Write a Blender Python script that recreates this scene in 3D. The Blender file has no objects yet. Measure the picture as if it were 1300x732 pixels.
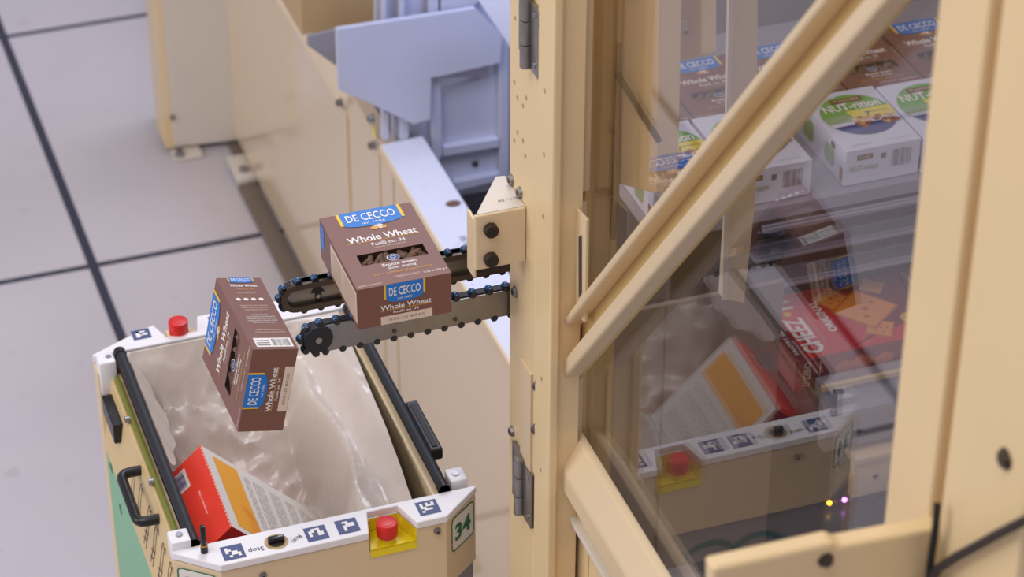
import bpy, bmesh, math, random
from mathutils import Vector, Matrix, noise
random.seed(7)
C = bpy.context.scene
COL = C.collection
# ------------------------------------------------------------------ camera
F_PX = 3289.3
ROWS = ((0.9432512, -0.3320724, 0.0022341), (-0.1845445, -0.5297675, -0.8278223), (0.2760805, 0.7804321, -0.5609860))
EYE = Vector((0, 0, 3.5875))
cd = bpy.data.cameras.new('camera'); cam = bpy.data.objects.new('camera', cd); COL.objects.link(cam)
r_, d_, f_ = [Vector(v) for v in ROWS]
cam.matrix_world = Matrix(((r_.x, -d_.x, -f_.x, 0), (r_.y, -d_.y, -f_.y, 0), (r_.z, -d_.z, -f_.z, EYE.z), (0, 0, 0, 1)))
cd.sensor_width = 36; cd.lens = F_PX / 1300 * 36; cd.clip_start = .05; cd.clip_end = 100
cd.dof.use_dof = True; cd.dof.focus_distance = 3.48; cd.dof.aperture_fstop = 6.3
C.camera = cam
# ------------------------------------------------------------------ light
w = bpy.data.worlds.new('hall_light'); C.world = w; w.use_nodes = True
bg = w.node_tree.nodes['Background']; bg.inputs[0].default_value = (.80, .76, .86, 1); bg.inputs[1].default_value = .52
def area(name, loc, target, size, power, color):
    l = bpy.data.lights.new(name, 'AREA'); l.size = size; l.energy = power; l.color = color
    o = bpy.data.objects.new(name, l); COL.objects.link(o); o.location = loc
    o.rotation_euler = (Vector(target) - Vector(loc)).to_track_quat('-Z', 'Y').to_euler(); return o
area('hall_and_fill_lamp', (-1.2, 1.2, 6.5), (.8, 3, 1), 2.6, 132, (1, .95, .90))
area('hall_and_fill_lamp', (-4.2, 3.2, 3.6), (1.2, 3.8, .8), 2.4, 92, (1, .96, .90))  # added side fill from the left, brightens the faces towards -X
area('hall_and_fill_lamp', (2.6, 6.5, 6.5), (1.0, 3.5, 1), 2.6, 170, (.86, .88, 1))
area('machine_lamp', (1.62, 4.0, 1.75), (1.50, 4.45, .95), .3, 5, (.42, .55, 1))
C.view_settings.view_transform = 'Standard'; C.view_settings.look = 'None'
C.view_settings.exposure = 0; C.view_settings.gamma = 1; C.view_settings.use_curve_mapping = False

# ------------------------------------------------------------------ helpers
def ray(x, y):
    a, b = (x - 650) / F_PX, (y - 366) / F_PX
    return r_ * a + d_ * b + f_
def at_y(x, y, Y): d = ray(x, y); return EYE + d * (Y / d.y)
def at_z(x, y, Z): d = ray(x, y); return EYE + d * ((Z - EYE.z) / d.z)
def at_x(x, y, X): d = ray(x, y); return EYE + d * (X / d.x)

def lin(c):
    return tuple((v / 255 / 12.92) if v / 255 <= .04045 else ((v / 255 + .055) / 1.055) ** 2.4 for v in c)
MATS = {}
def mat(name, rgb, rough=.5, metal=0, coat=0, spec=.5, bump=0, bscale=200, mottle=0, mscale=6, trans=0):
    m = bpy.data.materials.new(name); m.use_nodes = True; n = m.node_tree.nodes; l = m.node_tree.links
    b = n['Principled BSDF']; c = (*lin(rgb), 1)
    b.inputs['Base Color'].default_value = c; b.inputs['Roughness'].default_value = rough
    b.inputs['Metallic'].default_value = metal; b.inputs['Coat Weight'].default_value = coat
    b.inputs['Specular IOR Level'].default_value = spec
    if mottle:
        tc = n.new('ShaderNodeTexCoord'); t = n.new('ShaderNodeTexNoise'); t.inputs['Scale'].default_value = mscale; t.inputs['Detail'].default_value = 5
        l.new(tc.outputs['Object'], t.inputs['Vector'])
        mx = n.new('ShaderNodeMix'); mx.data_type = 'RGBA'
        mx.inputs[6].default_value = (*[v * (1 - mottle) for v in c[:3]], 1); mx.inputs[7].default_value = (*[min(1, v * (1 + mottle)) for v in c[:3]], 1)
        l.new(t.outputs['Fac'], mx.inputs[0]); l.new(mx.outputs[2], b.inputs['Base Color'])
    if bump:
        tc = n.new('ShaderNodeTexCoord'); t = n.new('ShaderNodeTexNoise'); t.inputs['Scale'].default_value = bscale
        l.new(tc.outputs['Object'], t.inputs['Vector'])
        bp = n.new('ShaderNodeBump'); bp.inputs['Strength'].default_value = bump; bp.inputs['Distance'].default_value = .002
        l.new(t.outputs['Fac'], bp.inputs['Height']); l.new(bp.outputs['Normal'], b.inputs['Normal'])
    MATS[name] = m; return m
mat('beige', (222, 200, 164), .38, mottle=.05, mscale=4)
mat('beige_gloss', (226, 204, 172), .16, coat=.4, mottle=.04, mscale=2)
mat('beige_warm', (228, 202, 156), .4, mottle=.05, mscale=5)
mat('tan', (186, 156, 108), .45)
mat('channel_shade', (206, 176, 116), .42, mottle=.06, mscale=5)  # post beige deepened to carry the shade inside channel and brace groove
mat('inner_shade_tan', (150, 126, 88), .5, mottle=.1, mscale=9)  # inner post side, its shade put into the colour as dark tan
mat('white_paint', (222, 221, 230), .35, mottle=.04, mscale=9)
mat('lift_lit_white', (198, 199, 214), .35, mottle=.05, mscale=9)  # white paint with part of the blue lamp light put into its colour
mat('white_plastic', (236, 234, 238), .4)
mat('ledge', (214, 188, 138), .5)
mat('green_panel', (120, 184, 142), .4)
mat('olive', (120, 124, 40), .45)
mat('black', (16, 16, 20), .35)
mat('rubber', (28, 29, 36), .55)
mat('steel', (150, 146, 142), .32, .85, mottle=.12, mscale=60)
mat('dark_steel', (92, 84, 76), .35, .8)
mat('roller_blue', (18, 74, 122), .28, coat=.4)
mat('roller_dark', (12, 20, 34), .3, coat=.3)
mat('yellow', (238, 216, 30), .35)
mat('red_button', (214, 34, 30), .38)
mat('tag_blue', (68, 82, 128), .5)
mat('ink_green', (44, 110, 66), .5)
mat('ink_dark', (46, 38, 36), .6)
mat('ink_grey', (110, 108, 116), .6)
mat('teal', (10, 110, 110), .5)
mat('bolt', (160, 160, 165), .3, .9)
mat('dark_hole', (44, 28, 20), .6)
mat('brown_stain', (110, 78, 60), .6, mottle=.3, mscale=300)
mat('brown_card', (124, 82, 70), .42, mottle=.03, mscale=30)
mat('dark_card', (52, 36, 32), .5)
mat('pasta', (112, 84, 68), .5)
mat('p_blue', (20, 120, 208), .4)
mat('p_yellow', (240, 196, 40), .4)
mat('p_white', (240, 236, 232), .45)
mat('p_tan', (226, 206, 186), .5)
mat('p_gold', (216, 160, 70), .45)
mat('p_navy', (44, 58, 130), .4)
mat('p_green', (108, 176, 66), .45)
mat('p_lime', (232, 212, 56), .45)
mat('p_nut', (160, 98, 50), .5)
mat('p_nut2', (226, 200, 160), .5)
mat('p_sage', (140, 172, 120), .5)
mat('p_plaque', (110, 74, 40), .5)
mat('nut_card', (216, 218, 238), .4)
mat('nut_side', (216, 216, 230), .45)
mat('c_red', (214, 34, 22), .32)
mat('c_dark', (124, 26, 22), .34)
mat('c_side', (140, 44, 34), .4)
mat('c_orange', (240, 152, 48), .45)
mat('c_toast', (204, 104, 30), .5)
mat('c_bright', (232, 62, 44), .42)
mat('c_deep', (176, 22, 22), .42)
mat('panel_orange', (240, 166, 30), .45)
mat('card_white', (226, 222, 214), .5)
mat('grey_band', (150, 146, 150), .5)
mat('shelf_slat', (150, 150, 166), .35, mottle=.05)
mat('shelf_dark', (62, 56, 54), .5)
mat('inner_grey', (134, 122, 114), .35, mottle=.06, mscale=8)
mat('floor_shade', (74, 70, 76), .25, mottle=.08, mscale=6)  # dark tone carries the shade of the enclosure floor
mat('strip_brown', (120, 108, 98), .45, mottle=.08, mscale=14)
mat('white_leg', (214, 206, 196), .45, mottle=.04)

def floor_mat():
    m = bpy.data.materials.new('floor_tiles'); m.use_nodes = True; n = m.node_tree.nodes; l = m.node_tree.links
    b = n['Principled BSDF']; tc = n.new('ShaderNodeTexCoord'); sp = n.new('ShaderNodeSeparateXYZ'); l.new(tc.outputs['Object'], sp.inputs[0])
    def mth(op, a, v=None, w=None):
        k = n.new('ShaderNodeMath'); k.operation = op
        for i, s in enumerate((a, v, w)):
            if s is None: continue
            if isinstance(s, (int, float)): k.inputs[i].default_value = s
            else: l.new(s, k.inputs[i])
        return k.outputs[0]
    def seam(out, off, per, half):
        a = mth('SUBTRACT', out, off - per * .5); a = mth('DIVIDE', a, per); a = mth('FRACT', a); a = mth('SUBTRACT', a, .5); a = mth('ABSOLUTE', a)
        return mth('LESS_THAN', a, half / per)
    sx = seam(sp.outputs['X'], .811, 1.25, .0125); sy = seam(sp.outputs['Y'], 5.431, 1.256, .0105)
    s = mth('MAXIMUM', sx, sy)
    t = n.new('ShaderNodeTexNoise'); t.inputs['Scale'].default_value = 2.2; t.inputs['Detail'].default_value = 6; l.new(tc.outputs['Object'], t.inputs['Vector'])
    t2 = n.new('ShaderNodeTexNoise'); t2.inputs['Scale'].default_value = 14; t2.inputs['Detail'].default_value = 4; l.new(tc.outputs['Object'], t2.inputs['Vector'])
    mx = n.new('ShaderNodeMix'); mx.data_type = 'RGBA'; l.new(t.outputs['Fac'], mx.inputs[0])
    mx.inputs[6].default_value = (*lin((186, 181, 190)), 1); mx.inputs[7].default_value = (*lin((204, 198, 203)), 1)
    rmp = n.new('ShaderNodeMapRange'); rmp.inputs[1].default_value = .64; rmp.inputs[2].default_value = .74; rmp.inputs[4].default_value = .35; l.new(t2.outputs['Fac'], rmp.inputs[0])
    mst = n.new('ShaderNodeMix'); mst.data_type = 'RGBA'; l.new(rmp.outputs[0], mst.inputs[0]); l.new(mx.outputs[2], mst.inputs[6]); mst.inputs[7].default_value = (*lin((168, 152, 150)), 1)
    m2 = n.new('ShaderNodeMix'); m2.data_type = 'RGBA'; l.new(s, m2.inputs[0]); l.new(mst.outputs[2], m2.inputs[6]); m2.inputs[7].default_value = (*lin((44, 46, 66)), 1)
    l.new(m2.outputs[2], b.inputs['Base Color']); b.inputs['Roughness'].default_value = .42
    MATS['floor_tiles'] = m
floor_mat()
def glass_mat():
    m = bpy.data.materials.new('clear_panel'); m.use_nodes = True; n = m.node_tree.nodes; l = m.node_tree.links
    n.remove(n['Principled BSDF']); out = n['Material Output']
    g = n.new('ShaderNodeNewGeometry'); mr = n.new('ShaderNodeMapRange')
    mr.inputs[3].default_value = 1.48; mr.inputs[4].default_value = 1 / 1.48; l.new(g.outputs['Backfacing'], mr.inputs[0])
    fr = n.new('ShaderNodeFresnel'); l.new(mr.outputs[0], fr.inputs['IOR'])
    tr = n.new('ShaderNodeBsdfTransparent'); tr.inputs[0].default_value = (.91, .885, .87, 1)
    gl = n.new('ShaderNodeBsdfGlossy'); gl.inputs['Roughness'].default_value = .0; gl.inputs[0].default_value = (1, 1, 1, 1)
    mx = n.new('ShaderNodeMixShader'); l.new(fr.outputs[0], mx.inputs[0]); l.new(tr.outputs[0], mx.inputs[1]); l.new(gl.outputs[0], mx.inputs[2])
    l.new(mx.outputs[0], out.inputs[0]); MATS['clear_panel'] = m
glass_mat()
def bag_mat():
    m = mat('bag_film', (200, 188, 178), .30, coat=.2, bump=.6, bscale=55)
    b = m.node_tree.nodes['Principled BSDF']; b.inputs['Transmission Weight'].default_value = 0; b.inputs['Subsurface Weight'].default_value = 0
bag_mat()
def emis(name, rgb, s):
    m = mat(name, rgb); b = m.node_tree.nodes['Principled BSDF']; b.inputs['Emission Color'].default_value = (*lin(rgb), 1); b.inputs['Emission Strength'].default_value = s
emis('led_amber', (255, 190, 40), 6); emis('led_violet', (210, 120, 255), 8)

class Fr:
    def __init__(s, o, u, v, n=None):
        s.o, s.u, s.v = Vector(o), Vector(u).normalized(), Vector(v).normalized()
        s.n = Vector(n).normalized() if n is not None else s.u.cross(s.v).normalized()
    def p(s, a, b, c=0): return s.o + s.u * a + s.v * b + s.n * c
XY = lambda z=0: Fr((0, 0, z), (1, 0, 0), (0, 1, 0))
XZ = lambda y=0: Fr((0, y, 0), (1, 0, 0), (0, 0, 1), (0, -1, 0))      # n towards -Y
YZ = lambda x=0: Fr((x, 0, 0), (0, 1, 0), (0, 0, 1), (-1, 0, 0))      # n towards -X
TXT = {}
def text_geo(s, bold):
    k = (s, bold)
    if k not in TXT:
        c = bpy.data.curves.new('t', 'FONT'); c.body = s; c.resolution_u = 2; c.offset = bold
        o = bpy.data.objects.new('t', c); COL.objects.link(o); dg = bpy.context.evaluated_depsgraph_get(); dg.update()
        me = bpy.data.meshes.new_from_object(o.evaluated_get(dg))
        TXT[k] = ([v.co.copy() for v in me.vertices], [tuple(p.vertices) for p in me.polygons])
        bpy.data.objects.remove(o); bpy.data.curves.remove(c); bpy.data.meshes.remove(me)
    return TXT[k]
class MB:
    def __init__(s): s.bm = bmesh.new(); s.m = []
    def mi(s, name):
        if name not in s.m: s.m.append(name)
        return s.m.index(name)
    def faces(s, vs, fs, m, smooth=False):
        i = s.mi(m); V = [s.bm.verts.new(v) for v in vs]
        for f in fs:
            try: q = s.bm.faces.new([V[k] for k in f]); q.material_index = i; q.smooth = smooth
            except ValueError: pass
        return V
    def poly(s, fr, pts, m, off=.0004): s.faces([fr.p(a, b, off) for a, b in pts], [range(len(pts))], m)
    def rect(s, fr, a0, b0, a1, b1, m, off=.0004): s.poly(fr, [(a0, b0), (a1, b0), (a1, b1), (a0, b1)], m, off)
    def ell(s, fr, a, b, ra, rb, m, off=.0004, seg=28, t0=0, t1=360):
        pts = [(a + ra * math.cos(math.radians(t0 + (t1 - t0) * k / seg)), b + rb * math.sin(math.radians(t0 + (t1 - t0) * k / seg))) for k in range(seg + (t1 - t0 < 360))]
        s.poly(fr, pts, m, off)
    def ring(s, fr, pts, wd, m, off=.0004):                          # closed outline of constant width
        n = len(pts); ca = sum(p[0] for p in pts) / n; cb = sum(p[1] for p in pts) / n; inn = []
        for i in range(n):
            p0, p1, p2 = Vector(pts[i - 1]), Vector(pts[i]), Vector(pts[(i + 1) % n])
            e1, e2 = (p1 - p0).normalized(), (p2 - p1).normalized(); n1 = Vector((-e1.y, e1.x)); n2 = Vector((-e2.y, e2.x)); b = (n1 + n2).normalized()
            q = p1 + b * wd / max(.4, b.dot(n1))
            if (q - Vector((ca, cb))).length > (p1 - Vector((ca, cb))).length: q = p1 - b * wd / max(.4, b.dot(n1))
            inn.append(q)
        vs = [fr.p(*p, off) for p in pts] + [fr.p(*p, off) for p in inn]
        s.faces(vs, [(i, (i + 1) % n, n + (i + 1) % n, n + i) for i in range(n)], m)
    def stroke(s, fr, pts, wd, m, off=.0004):
        L = []; R = []
        for i, p in enumerate(pts):
            a = Vector(pts[max(0, i - 1)]); b = Vector(pts[min(len(pts) - 1, i + 1)]); d = (b - a).normalized(); q = Vector((-d.y, d.x)) * wd / 2; p = Vector(p)
            L.append(p + q); R.append(p - q)
        n = len(pts); s.faces([fr.p(*p, off) for p in L + R], [(i, i + 1, n + i + 1, n + i) for i in range(n - 1)], m)
    def prism(s, fr, pts, c0, c1, m, bev=0, seg=2):
        t = bmesh.new(); n = len(pts)
        A = [t.verts.new(fr.p(a, b, c0)) for a, b in pts]; B = [t.verts.new(fr.p(a, b, c1)) for a, b in pts]
        t.faces.new(A); t.faces.new(B[::-1])
        for i in range(n): t.faces.new((A[i], B[i], B[(i + 1) % n], A[(i + 1) % n]))
        bmesh.ops.recalc_face_normals(t, faces=t.faces)
        if bev: bmesh.ops.bevel(t, geom=list(t.edges), offset=bev, segments=seg, profile=.5, affect='EDGES', clamp_overlap=True)
        s.add(t, m)
    def add(s, t, m, smooth=False):
        i = s.mi(m)
        for f in t.faces: f.material_index = i; f.smooth = smooth or f.smooth
        me = bpy.data.meshes.new('x'); t.to_mesh(me); t.free(); s.bm.from_mesh(me); bpy.data.meshes.remove(me)
    def box(s, lo, hi, m, bev=.001):
        s.prism(XY(0), [(lo[0], lo[1]), (hi[0], lo[1]), (hi[0], hi[1]), (lo[0], hi[1])], lo[2], hi[2], m, bev)
    def cyl(s, p0, p1, r, m, seg=20, r2=None, bev=0):
        p0, p1 = Vector(p0), Vector(p1); d = p1 - p0; t = bmesh.new()
        bmesh.ops.create_cone(t, cap_ends=True, segments=seg, radius1=r, radius2=r if r2 is None else r2, depth=d.length)
        if bev: bmesh.ops.bevel(t, geom=[e for e in t.edges if abs(e.verts[0].co.z - e.verts[1].co.z) < 1e-6], offset=bev, segments=2, profile=.5, affect='EDGES')
        q = d.to_track_quat('Z', 'Y').to_matrix().to_4x4(); q.translation = (p0 + p1) / 2
        bmesh.ops.transform(t, matrix=q, verts=t.verts)
        for f in t.faces: f.smooth = len(f.verts) == 4
        s.add(t, m)
    def ball(s, c, r, m, sc=(1, 1, 1)):
        t = bmesh.new(); bmesh.ops.create_uvsphere(t, u_segments=16, v_segments=10, radius=r)
        bmesh.ops.transform(t, matrix=Matrix.Translation(c) @ Matrix.Diagonal((*sc, 1)), verts=t.verts); s.add(t, m, True)
    def tube(s, pts, r, m, seg=12):
        pts = [Vector(p) for p in pts]; rings = []; up = None
        for i, p in enumerate(pts):
            d = (pts[min(i + 1, len(pts) - 1)] - pts[max(i - 1, 0)]).normalized()
            if up is None: up = d.orthogonal().normalized()
            up = (up - d * up.dot(d)).normalized(); q = d.cross(up)
            rings.append([p + (up * math.cos(k * 2 * math.pi / seg) + q * math.sin(k * 2 * math.pi / seg)) * r for k in range(seg)])
        vs = [v for R in rings for v in R]; fs = []
        for i in range(len(rings) - 1):
            for k in range(seg): fs.append((i * seg + k, i * seg + (k + 1) % seg, (i + 1) * seg + (k + 1) % seg, (i + 1) * seg + k))
        fs += [tuple(range(seg))[::-1], tuple(range((len(rings) - 1) * seg, len(rings) * seg))]
        s.faces(vs, fs, m, True)
    def text(s, fr, t, a, b, size, m, bold=0, sx=1, off=.0005, align='c'):
        vs, fs = text_geo(t, bold)
        if not vs: return
        x0, x1 = min(v.x for v in vs), max(v.x for v in vs); y0, y1 = min(v.y for v in vs), max(v.y for v in vs)
        cx = {'c': (x0 + x1) / 2, 'l': x0, 'r': x1}[align]
        s.faces([fr.p(a + (v.x - cx) * size * sx, b + (v.y - (y0 + y1) / 2) * size, off) for v in vs], fs, m)
    def textw(s, fr, t, a, b, width, height, m, bold=0, off=.0005):   # fitted to a width and height
        vs, fs = text_geo(t, bold)
        x0, x1 = min(v.x for v in vs), max(v.x for v in vs); y0, y1 = min(v.y for v in vs), max(v.y for v in vs)
        s.faces([fr.p(a + (v.x - (x0 + x1) / 2) / (x1 - x0) * width, b + (v.y - (y0 + y1) / 2) / (y1 - y0) * height, off) for v in vs], fs, m)
    def build(s, name, parent=None, local=False, smooth=False):
        me = bpy.data.meshes.new(name)
        if parent is not None and not local:
            mw = Matrix(); q = parent
            while q is not None: mw = q.matrix_basis @ mw; q = q.parent
            s.bm.transform(mw.inverted())
        o0 = Vector((0, 0, 0))
        if parent is None and not local:
            xs = [v.co for v in s.bm.verts]
            o0 = Vector(((min(v.x for v in xs) + max(v.x for v in xs)) / 2, (min(v.y for v in xs) + max(v.y for v in xs)) / 2, min(v.z for v in xs)))
            if name in ('floor',): o0 = Vector((0, 0, 0))
            s.bm.transform(Matrix.Translation(-o0))
        s.bm.normal_update(); s.bm.to_mesh(me); s.bm.free()
        for k in s.m: me.materials.append(MATS[k])
        o = bpy.data.objects.new(name, me); COL.objects.link(o); o.parent = parent; o.location = o0
        return o
def tag(o, label, cat, group=None, kind=None):
    o['label'] = label; o['category'] = cat
    if group: o['group'] = group
    if kind: o['kind'] = kind
    return o
def empty(name, loc, label, cat, group=None):
    o = bpy.data.objects.new(name, None); o.empty_display_size = .05; COL.objects.link(o); o.location = loc
    o.matrix_basis = Matrix.Translation(loc); return tag(o, label, cat, group)
def copy_tree(o, parent=None):
    c = o.copy(); COL.objects.link(c); c.parent = parent
    for ch in list(o.children): copy_tree(ch, c)
    return c
def lbl(o, t): o['label'] = t; return o
def bolt(parent, p, d, r=.007, name='bolt', h=.005, m='bolt'):
    b = MB(); p = Vector(p); d = Vector(d); b.cyl(p, p + d * .0015, r * 1.25, m, 20); b.cyl(p + d * .0015, p + d * h, r, m, 6); b.cyl(p + d * h, p + d * (h + .001), r * .55, 'dark_steel', 12)
    return b.build(name, parent)

# ------------------------------------------------------------------ setting
b = MB(); b.box((-9, -3, -.08), (9, 13, 0), 'floor_tiles', 0); o = b.build('floor'); o['kind'] = 'structure'; o['label'] = 'pale lavender grey floor of large tiles with dark seams'
# ------------------------------------------------------------------ machine body behind the robot
mc = empty('sorting_machine', (1.6, 4.2, 0), 'large beige painted sorting machine with glossy side panels standing on the tiled floor', 'machine')
b = MB(); b.box((1.29, 4.746, .035), (1.335, 5.962, .722), 'beige_gloss', .003); b.build('side_panel', mc)
b = MB()
b.box((1.296, 2.86, .035), (1.33, 4.742, .79), 'beige_gloss', .002)
b.box((1.285, 2.86, .78), (1.33, 4.47, .80), 'beige', .002)
for y in (4.50, 4.40): b.box((1.2945, y, .05), (1.297, y + .003, .79), 'tan', 0)
b.build('side_panel', mc)
b = MB()
tp = [(1.289, 2.86), (1.384, 2.86), (1.384, 4.477), (1.29, 4.47)]
b.prism(XY(), tp, .775, .8025, 'white_paint', .003)
b.ell(XY(.8025), 1.36, 4.20, .016, .012, 'brown_stain', .0006)
for k in range(26):
    b.ell(XY(.8025), random.uniform(1.3, 1.375), random.uniform(3.5, 4.45), .0012, .002, 'grey_band', .0006, 8)
for q in range(3): b.text(Fr((0, 0, .8025), (0, 1, 0), (-1, 0, 0)), 'III IIII', 4.06 - q * .03, -1.338, .02, 'ink_grey', off=.0006)
o = b.build('top_plate', mc); lbl(o, 'white speckled top plate with a brown spot')
b = MB(); b.box((1.40, 2.9, .035), (3.6, 8.5, .45), 'shelf_dark', .002); b.box((1.372, 2.9, .40), (1.384, 4.46, .78), 'lift_lit_white', .001); b.build('base_frame', mc)
# tall rear housing
b = MB()
P0 = at_y(383, 45, 4.62); P1 = at_y(483, 28, 4.62)
b.box((P0.x, 4.62, P0.z), (P1.x, 5.35, P0.z + .8), 'tan', .003)
o = b.build('upper_housing', mc); lbl(o, 'tan boxed housing hanging over the side panel')
b = MB(); b.box((1.296, 5.0, .60), (1.34, 5.9, .70), 'beige', .002); b.box((1.345, 4.78, .45), (3.4, 4.84, 2.4), 'lift_lit_white', .002); b.build('rear_panel', mc)
for (x, y) in ((434, 130), (474, 150), (475, 184)):
    bolt(mc, at_x(x, y, 1.29), (-1, 0, 0), .009, h=.012)
b = MB(); q = at_x(475, 168, 1.2895); b.ell(YZ(1.2895), q.y, q.z, .010, .016, 'yellow'); b.build('warning_sticker', mc)
# floor strip and feet
b = MB(); b.box((1.242, 4.0, 0), (1.292, 5.66, .012), 'strip_brown', .001); b.box((1.27, 5.66, 0), (1.34, 5.9, .012), 'strip_brown', .001)
o = b.build('floor_rail'); tag(o, 'brown grey metal strip on the floor along the beige machine panel', 'rail')
b = MB(); b.box((1.243, 5.661, .012), (1.297, 5.785, .03), 'white_leg', .003); b.cyl((1.27, 5.70, .03), (1.27, 5.70, .04), .014, 'bolt', 6); b.build('mounting_foot', mc)
# column at far left
cl = empty('machine_column', (1.2, 5.95, 0), 'cream sheet metal column bolted to the floor at the top left', 'column')
b = MB()
b.prism(XY(), [(1.128, 5.892), (1.128, 6.0), (1.105, 6.0), (1.105, 5.90)], .10, 2.6, 'beige', .002)
b.prism(XY(), [(1.128, 5.89), (1.30, 5.87), (1.30, 6.1), (1.128, 6.1)], .02, 2.6, 'white_leg', .004)
b.prism(YZ(1.128), [(5.892, .02), (6.0, .02), (6.0, .12), (5.9, .12)], 0, .022, 'beige_warm', .001)
b.build('post', cl)
b = MB(); b.box((1.118, 5.845, 0), (1.195, 5.90, .012), 'white_leg', .003); b.build('base_plate', cl)
bolt(cl, (1.135, 5.862, .012), (0, 0, 1), .012, h=.014)
q = at_y(219, 149, 5.885); bolt(cl, (q.x, 5.885, q.z), (0, -1, 0), .006)

# ------------------------------------------------------------------ lift mechanism (blue white)
lf = empty('lift_carriage', (1.4, 4.45, .8), 'white painted lift carriage with cut plate, lamp blue partly painted into its colour, above the beige machine', 'machinery')
def ypoly(pts, Y): return [(lambda p: (p.x, p.z))(at_y(x, y, Y)) for x, y in pts]
b = MB()
b.prism(XZ(4.45), ypoly([(427, 37), (560, 17), (603, 10), (638, 47), (636, 80), (562, 97), (548, 99), (547, 152), (525, 158), (505, 148), (430, 114)], 4.45), -.012, .0, 'lift_lit_white', .002)
b.build('front_plate', lf)
b = MB(); b.prism(XZ(4.47), ypoly([(560, 14), (603, 8), (640, -40), (560, -40)], 4.47), -.1, 0, 'lift_lit_white', .002); b.build('top_block', lf)
b = MB(); b.prism(XZ(4.49), ypoly([(500, 140), (640, 90), (640, 238), (500, 262)], 4.49), -.02, 0, 'lift_lit_white', 0)
b.prism(XZ(4.49), ypoly([(478, -30), (640, -30), (640, 100), (478, 100)], 4.49), -.02, -.005, 'lift_lit_white', 0)
b.build('back_plate', lf)
for pts in ([(548, 97), (560, 95), (562, 196), (549, 218)], [(563, 187), (634, 176), (634, 187), (563, 199)], [(576, 232), (636, 220), (636, 229), (580, 243)],
            [(634, 46), (646, 60), (646, 232), (635, 236)], [(507, -20), (514, -20), (514, 26), (507, 26)], [(545, -20), (557, -20), (557, 18), (545, 20)], [(486, -20), (491, -20), (491, 28), (486, 29)],
            [(508, 146), (519, 152), (519, 176), (508, 178)], [(486, 140), (494, 143), (494, 178), (486, 178)]):
    b = MB(); b.prism(XZ(4.47), ypoly(pts, 4.47), -.02, .0, 'lift_lit_white', .002); b.build('rail', lf)
q = at_y(603, 207, 4.489); bolt(lf, (q.x, 4.489, q.z), (0, -1, 0), .006)
b = MB(); b.prism(XZ(4.3), ypoly([(604, -5), (650, 63), (652, -5)], 4.3), -.004, 0, 'white_plastic', 0); o = b.build('guard_sheet', lf); lbl(o, 'white slanted guard sheet')
b = MB(); b.prism(XZ(4.55), ypoly([(391, 47), (430, 38), (430, 86), (391, 58)], 4.55), -.01, 0, 'grey_band', 0); b.build('side_bracket', lf)

# ------------------------------------------------------------------ robot with bag
R0 = empty('delivery_robot', (.70, 3.04, 0), 'beige sorting robot numbered 34 with open bag frame, white rims and red stop buttons', 'robot')
Z = 1.25
b = MB()   # shell
b.prism(XY(), [(.4756, 3.2935), (.5352, 3.335), (.93, 3.335), (.93, 3.2935)], .12, 1.232, 'beige', .002)
b.prism(XY(), [(.483, 2.787), (.541, 2.7405), (.7565, 2.7405), (.7670, 2.787)], 1.115, 1.236, 'beige', .001)
b.prism(XY(), [(.8115, 2.787), (.8260, 2.7405), (.871, 2.7405), (.9305, 2.787)], 1.115, 1.236, 'beige', .001)
b.prism(XY(), [(.7560, 2.787), (.7560, 2.7407), (.8265, 2.7407), (.8265, 2.787)], 1.1155, 1.212, 'beige', .001)
b.box((.4755, 3.26, .12), (.50, 3.2935, 1.236), 'beige', .002)
b.box((.4755, 2.787, .12), (.490, 2.80, 1.115), 'beige', .001)
b.box((.870, 2.787, .12), (.886, 3.294, 1.240), 'beige', .002); b.box((.886, 2.787, 1.115), (.9305, 2.80, 1.236), 'beige', .001)
b.build('shell', R0)
b = MB(); b.prism(XY(), [(.486, 2.79), (.543, 2.746), (.872, 2.746), (.928, 2.79)], .12, 1.114, 'grey_band', .002)
for cx, rz in ((.735, .036), (.655, .040)):
    pts = [(cx + .044 * math.cos(math.radians(a)), 1.040 + rz * math.sin(math.radians(a)) + (cx - .7) * .1) for a in range(-15, 196, 15)]
    b.stroke(XZ(2.746), pts, .011, 'teal', .0008)
o = b.build('front_skirt', R0); lbl(o, 'grey lower front panel with teal arcs')
b = MB(); b.box((.477, 2.80, .12), (.50, 3.262, 1.097), 'green_panel', .001)
for yy, zz in ((3.23, 1.075), (3.18, 1.03), (2.98, .97)):
    b.ell(YZ(.477), yy, zz, .007, .010, 'ink_green', .0008); b.ell(YZ(.477), yy - .004, zz - .002, .004, .006, 'green_panel', .0012)
o = b.build('side_panel', R0); lbl(o, 'light green lower side panel')
b = MB(); b.prism(XZ(0), [(.4745, 1.098), (.4955, 1.222), (.500, 1.222), (.490, 1.098)], -3.262, -2.79, 'ledge', .001)
fy = Fr((.4745, 0, 1.098), (0, 1, 0), (.021, 0, .124), (-.124, 0, .021))
for y0 in (3.075, 3.03, 2.975, 2.93, 2.885, 2.84, 2.80):
    for yy in (y0 + .006, y0 - .006):
        pts = [(yy + .002, .018), (yy - .001, .045), (yy + .001, .075), (yy - .002, .090), (yy - .007, .092), (yy - .010, .084)]
        b.stroke(fy, pts, .0020, 'ink_dark', .0008)
    b.stroke(fy, [(y0 + .012, .040), (y0 - .010, .046)], .0018, 'ink_dark', .0012)
    b.stroke(fy, [(y0 + .012, .028), (y0 - .004, .032)], .0018, 'ink_dark', .0012)
b.build('side_label_strip', R0)
b = MB(); b.box((.4995, 2.825, 1.224), (.5065, 3.25, 1.234), 'olive', .001)
for yy in (3.14, 2.98): b.cyl((.4995, yy, 1.229), (.492, yy, 1.229), .005, 'bolt', 10)
o = b.build('light_bar', R0); lbl(o, 'thin olive green rail beside the bag frame')
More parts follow.
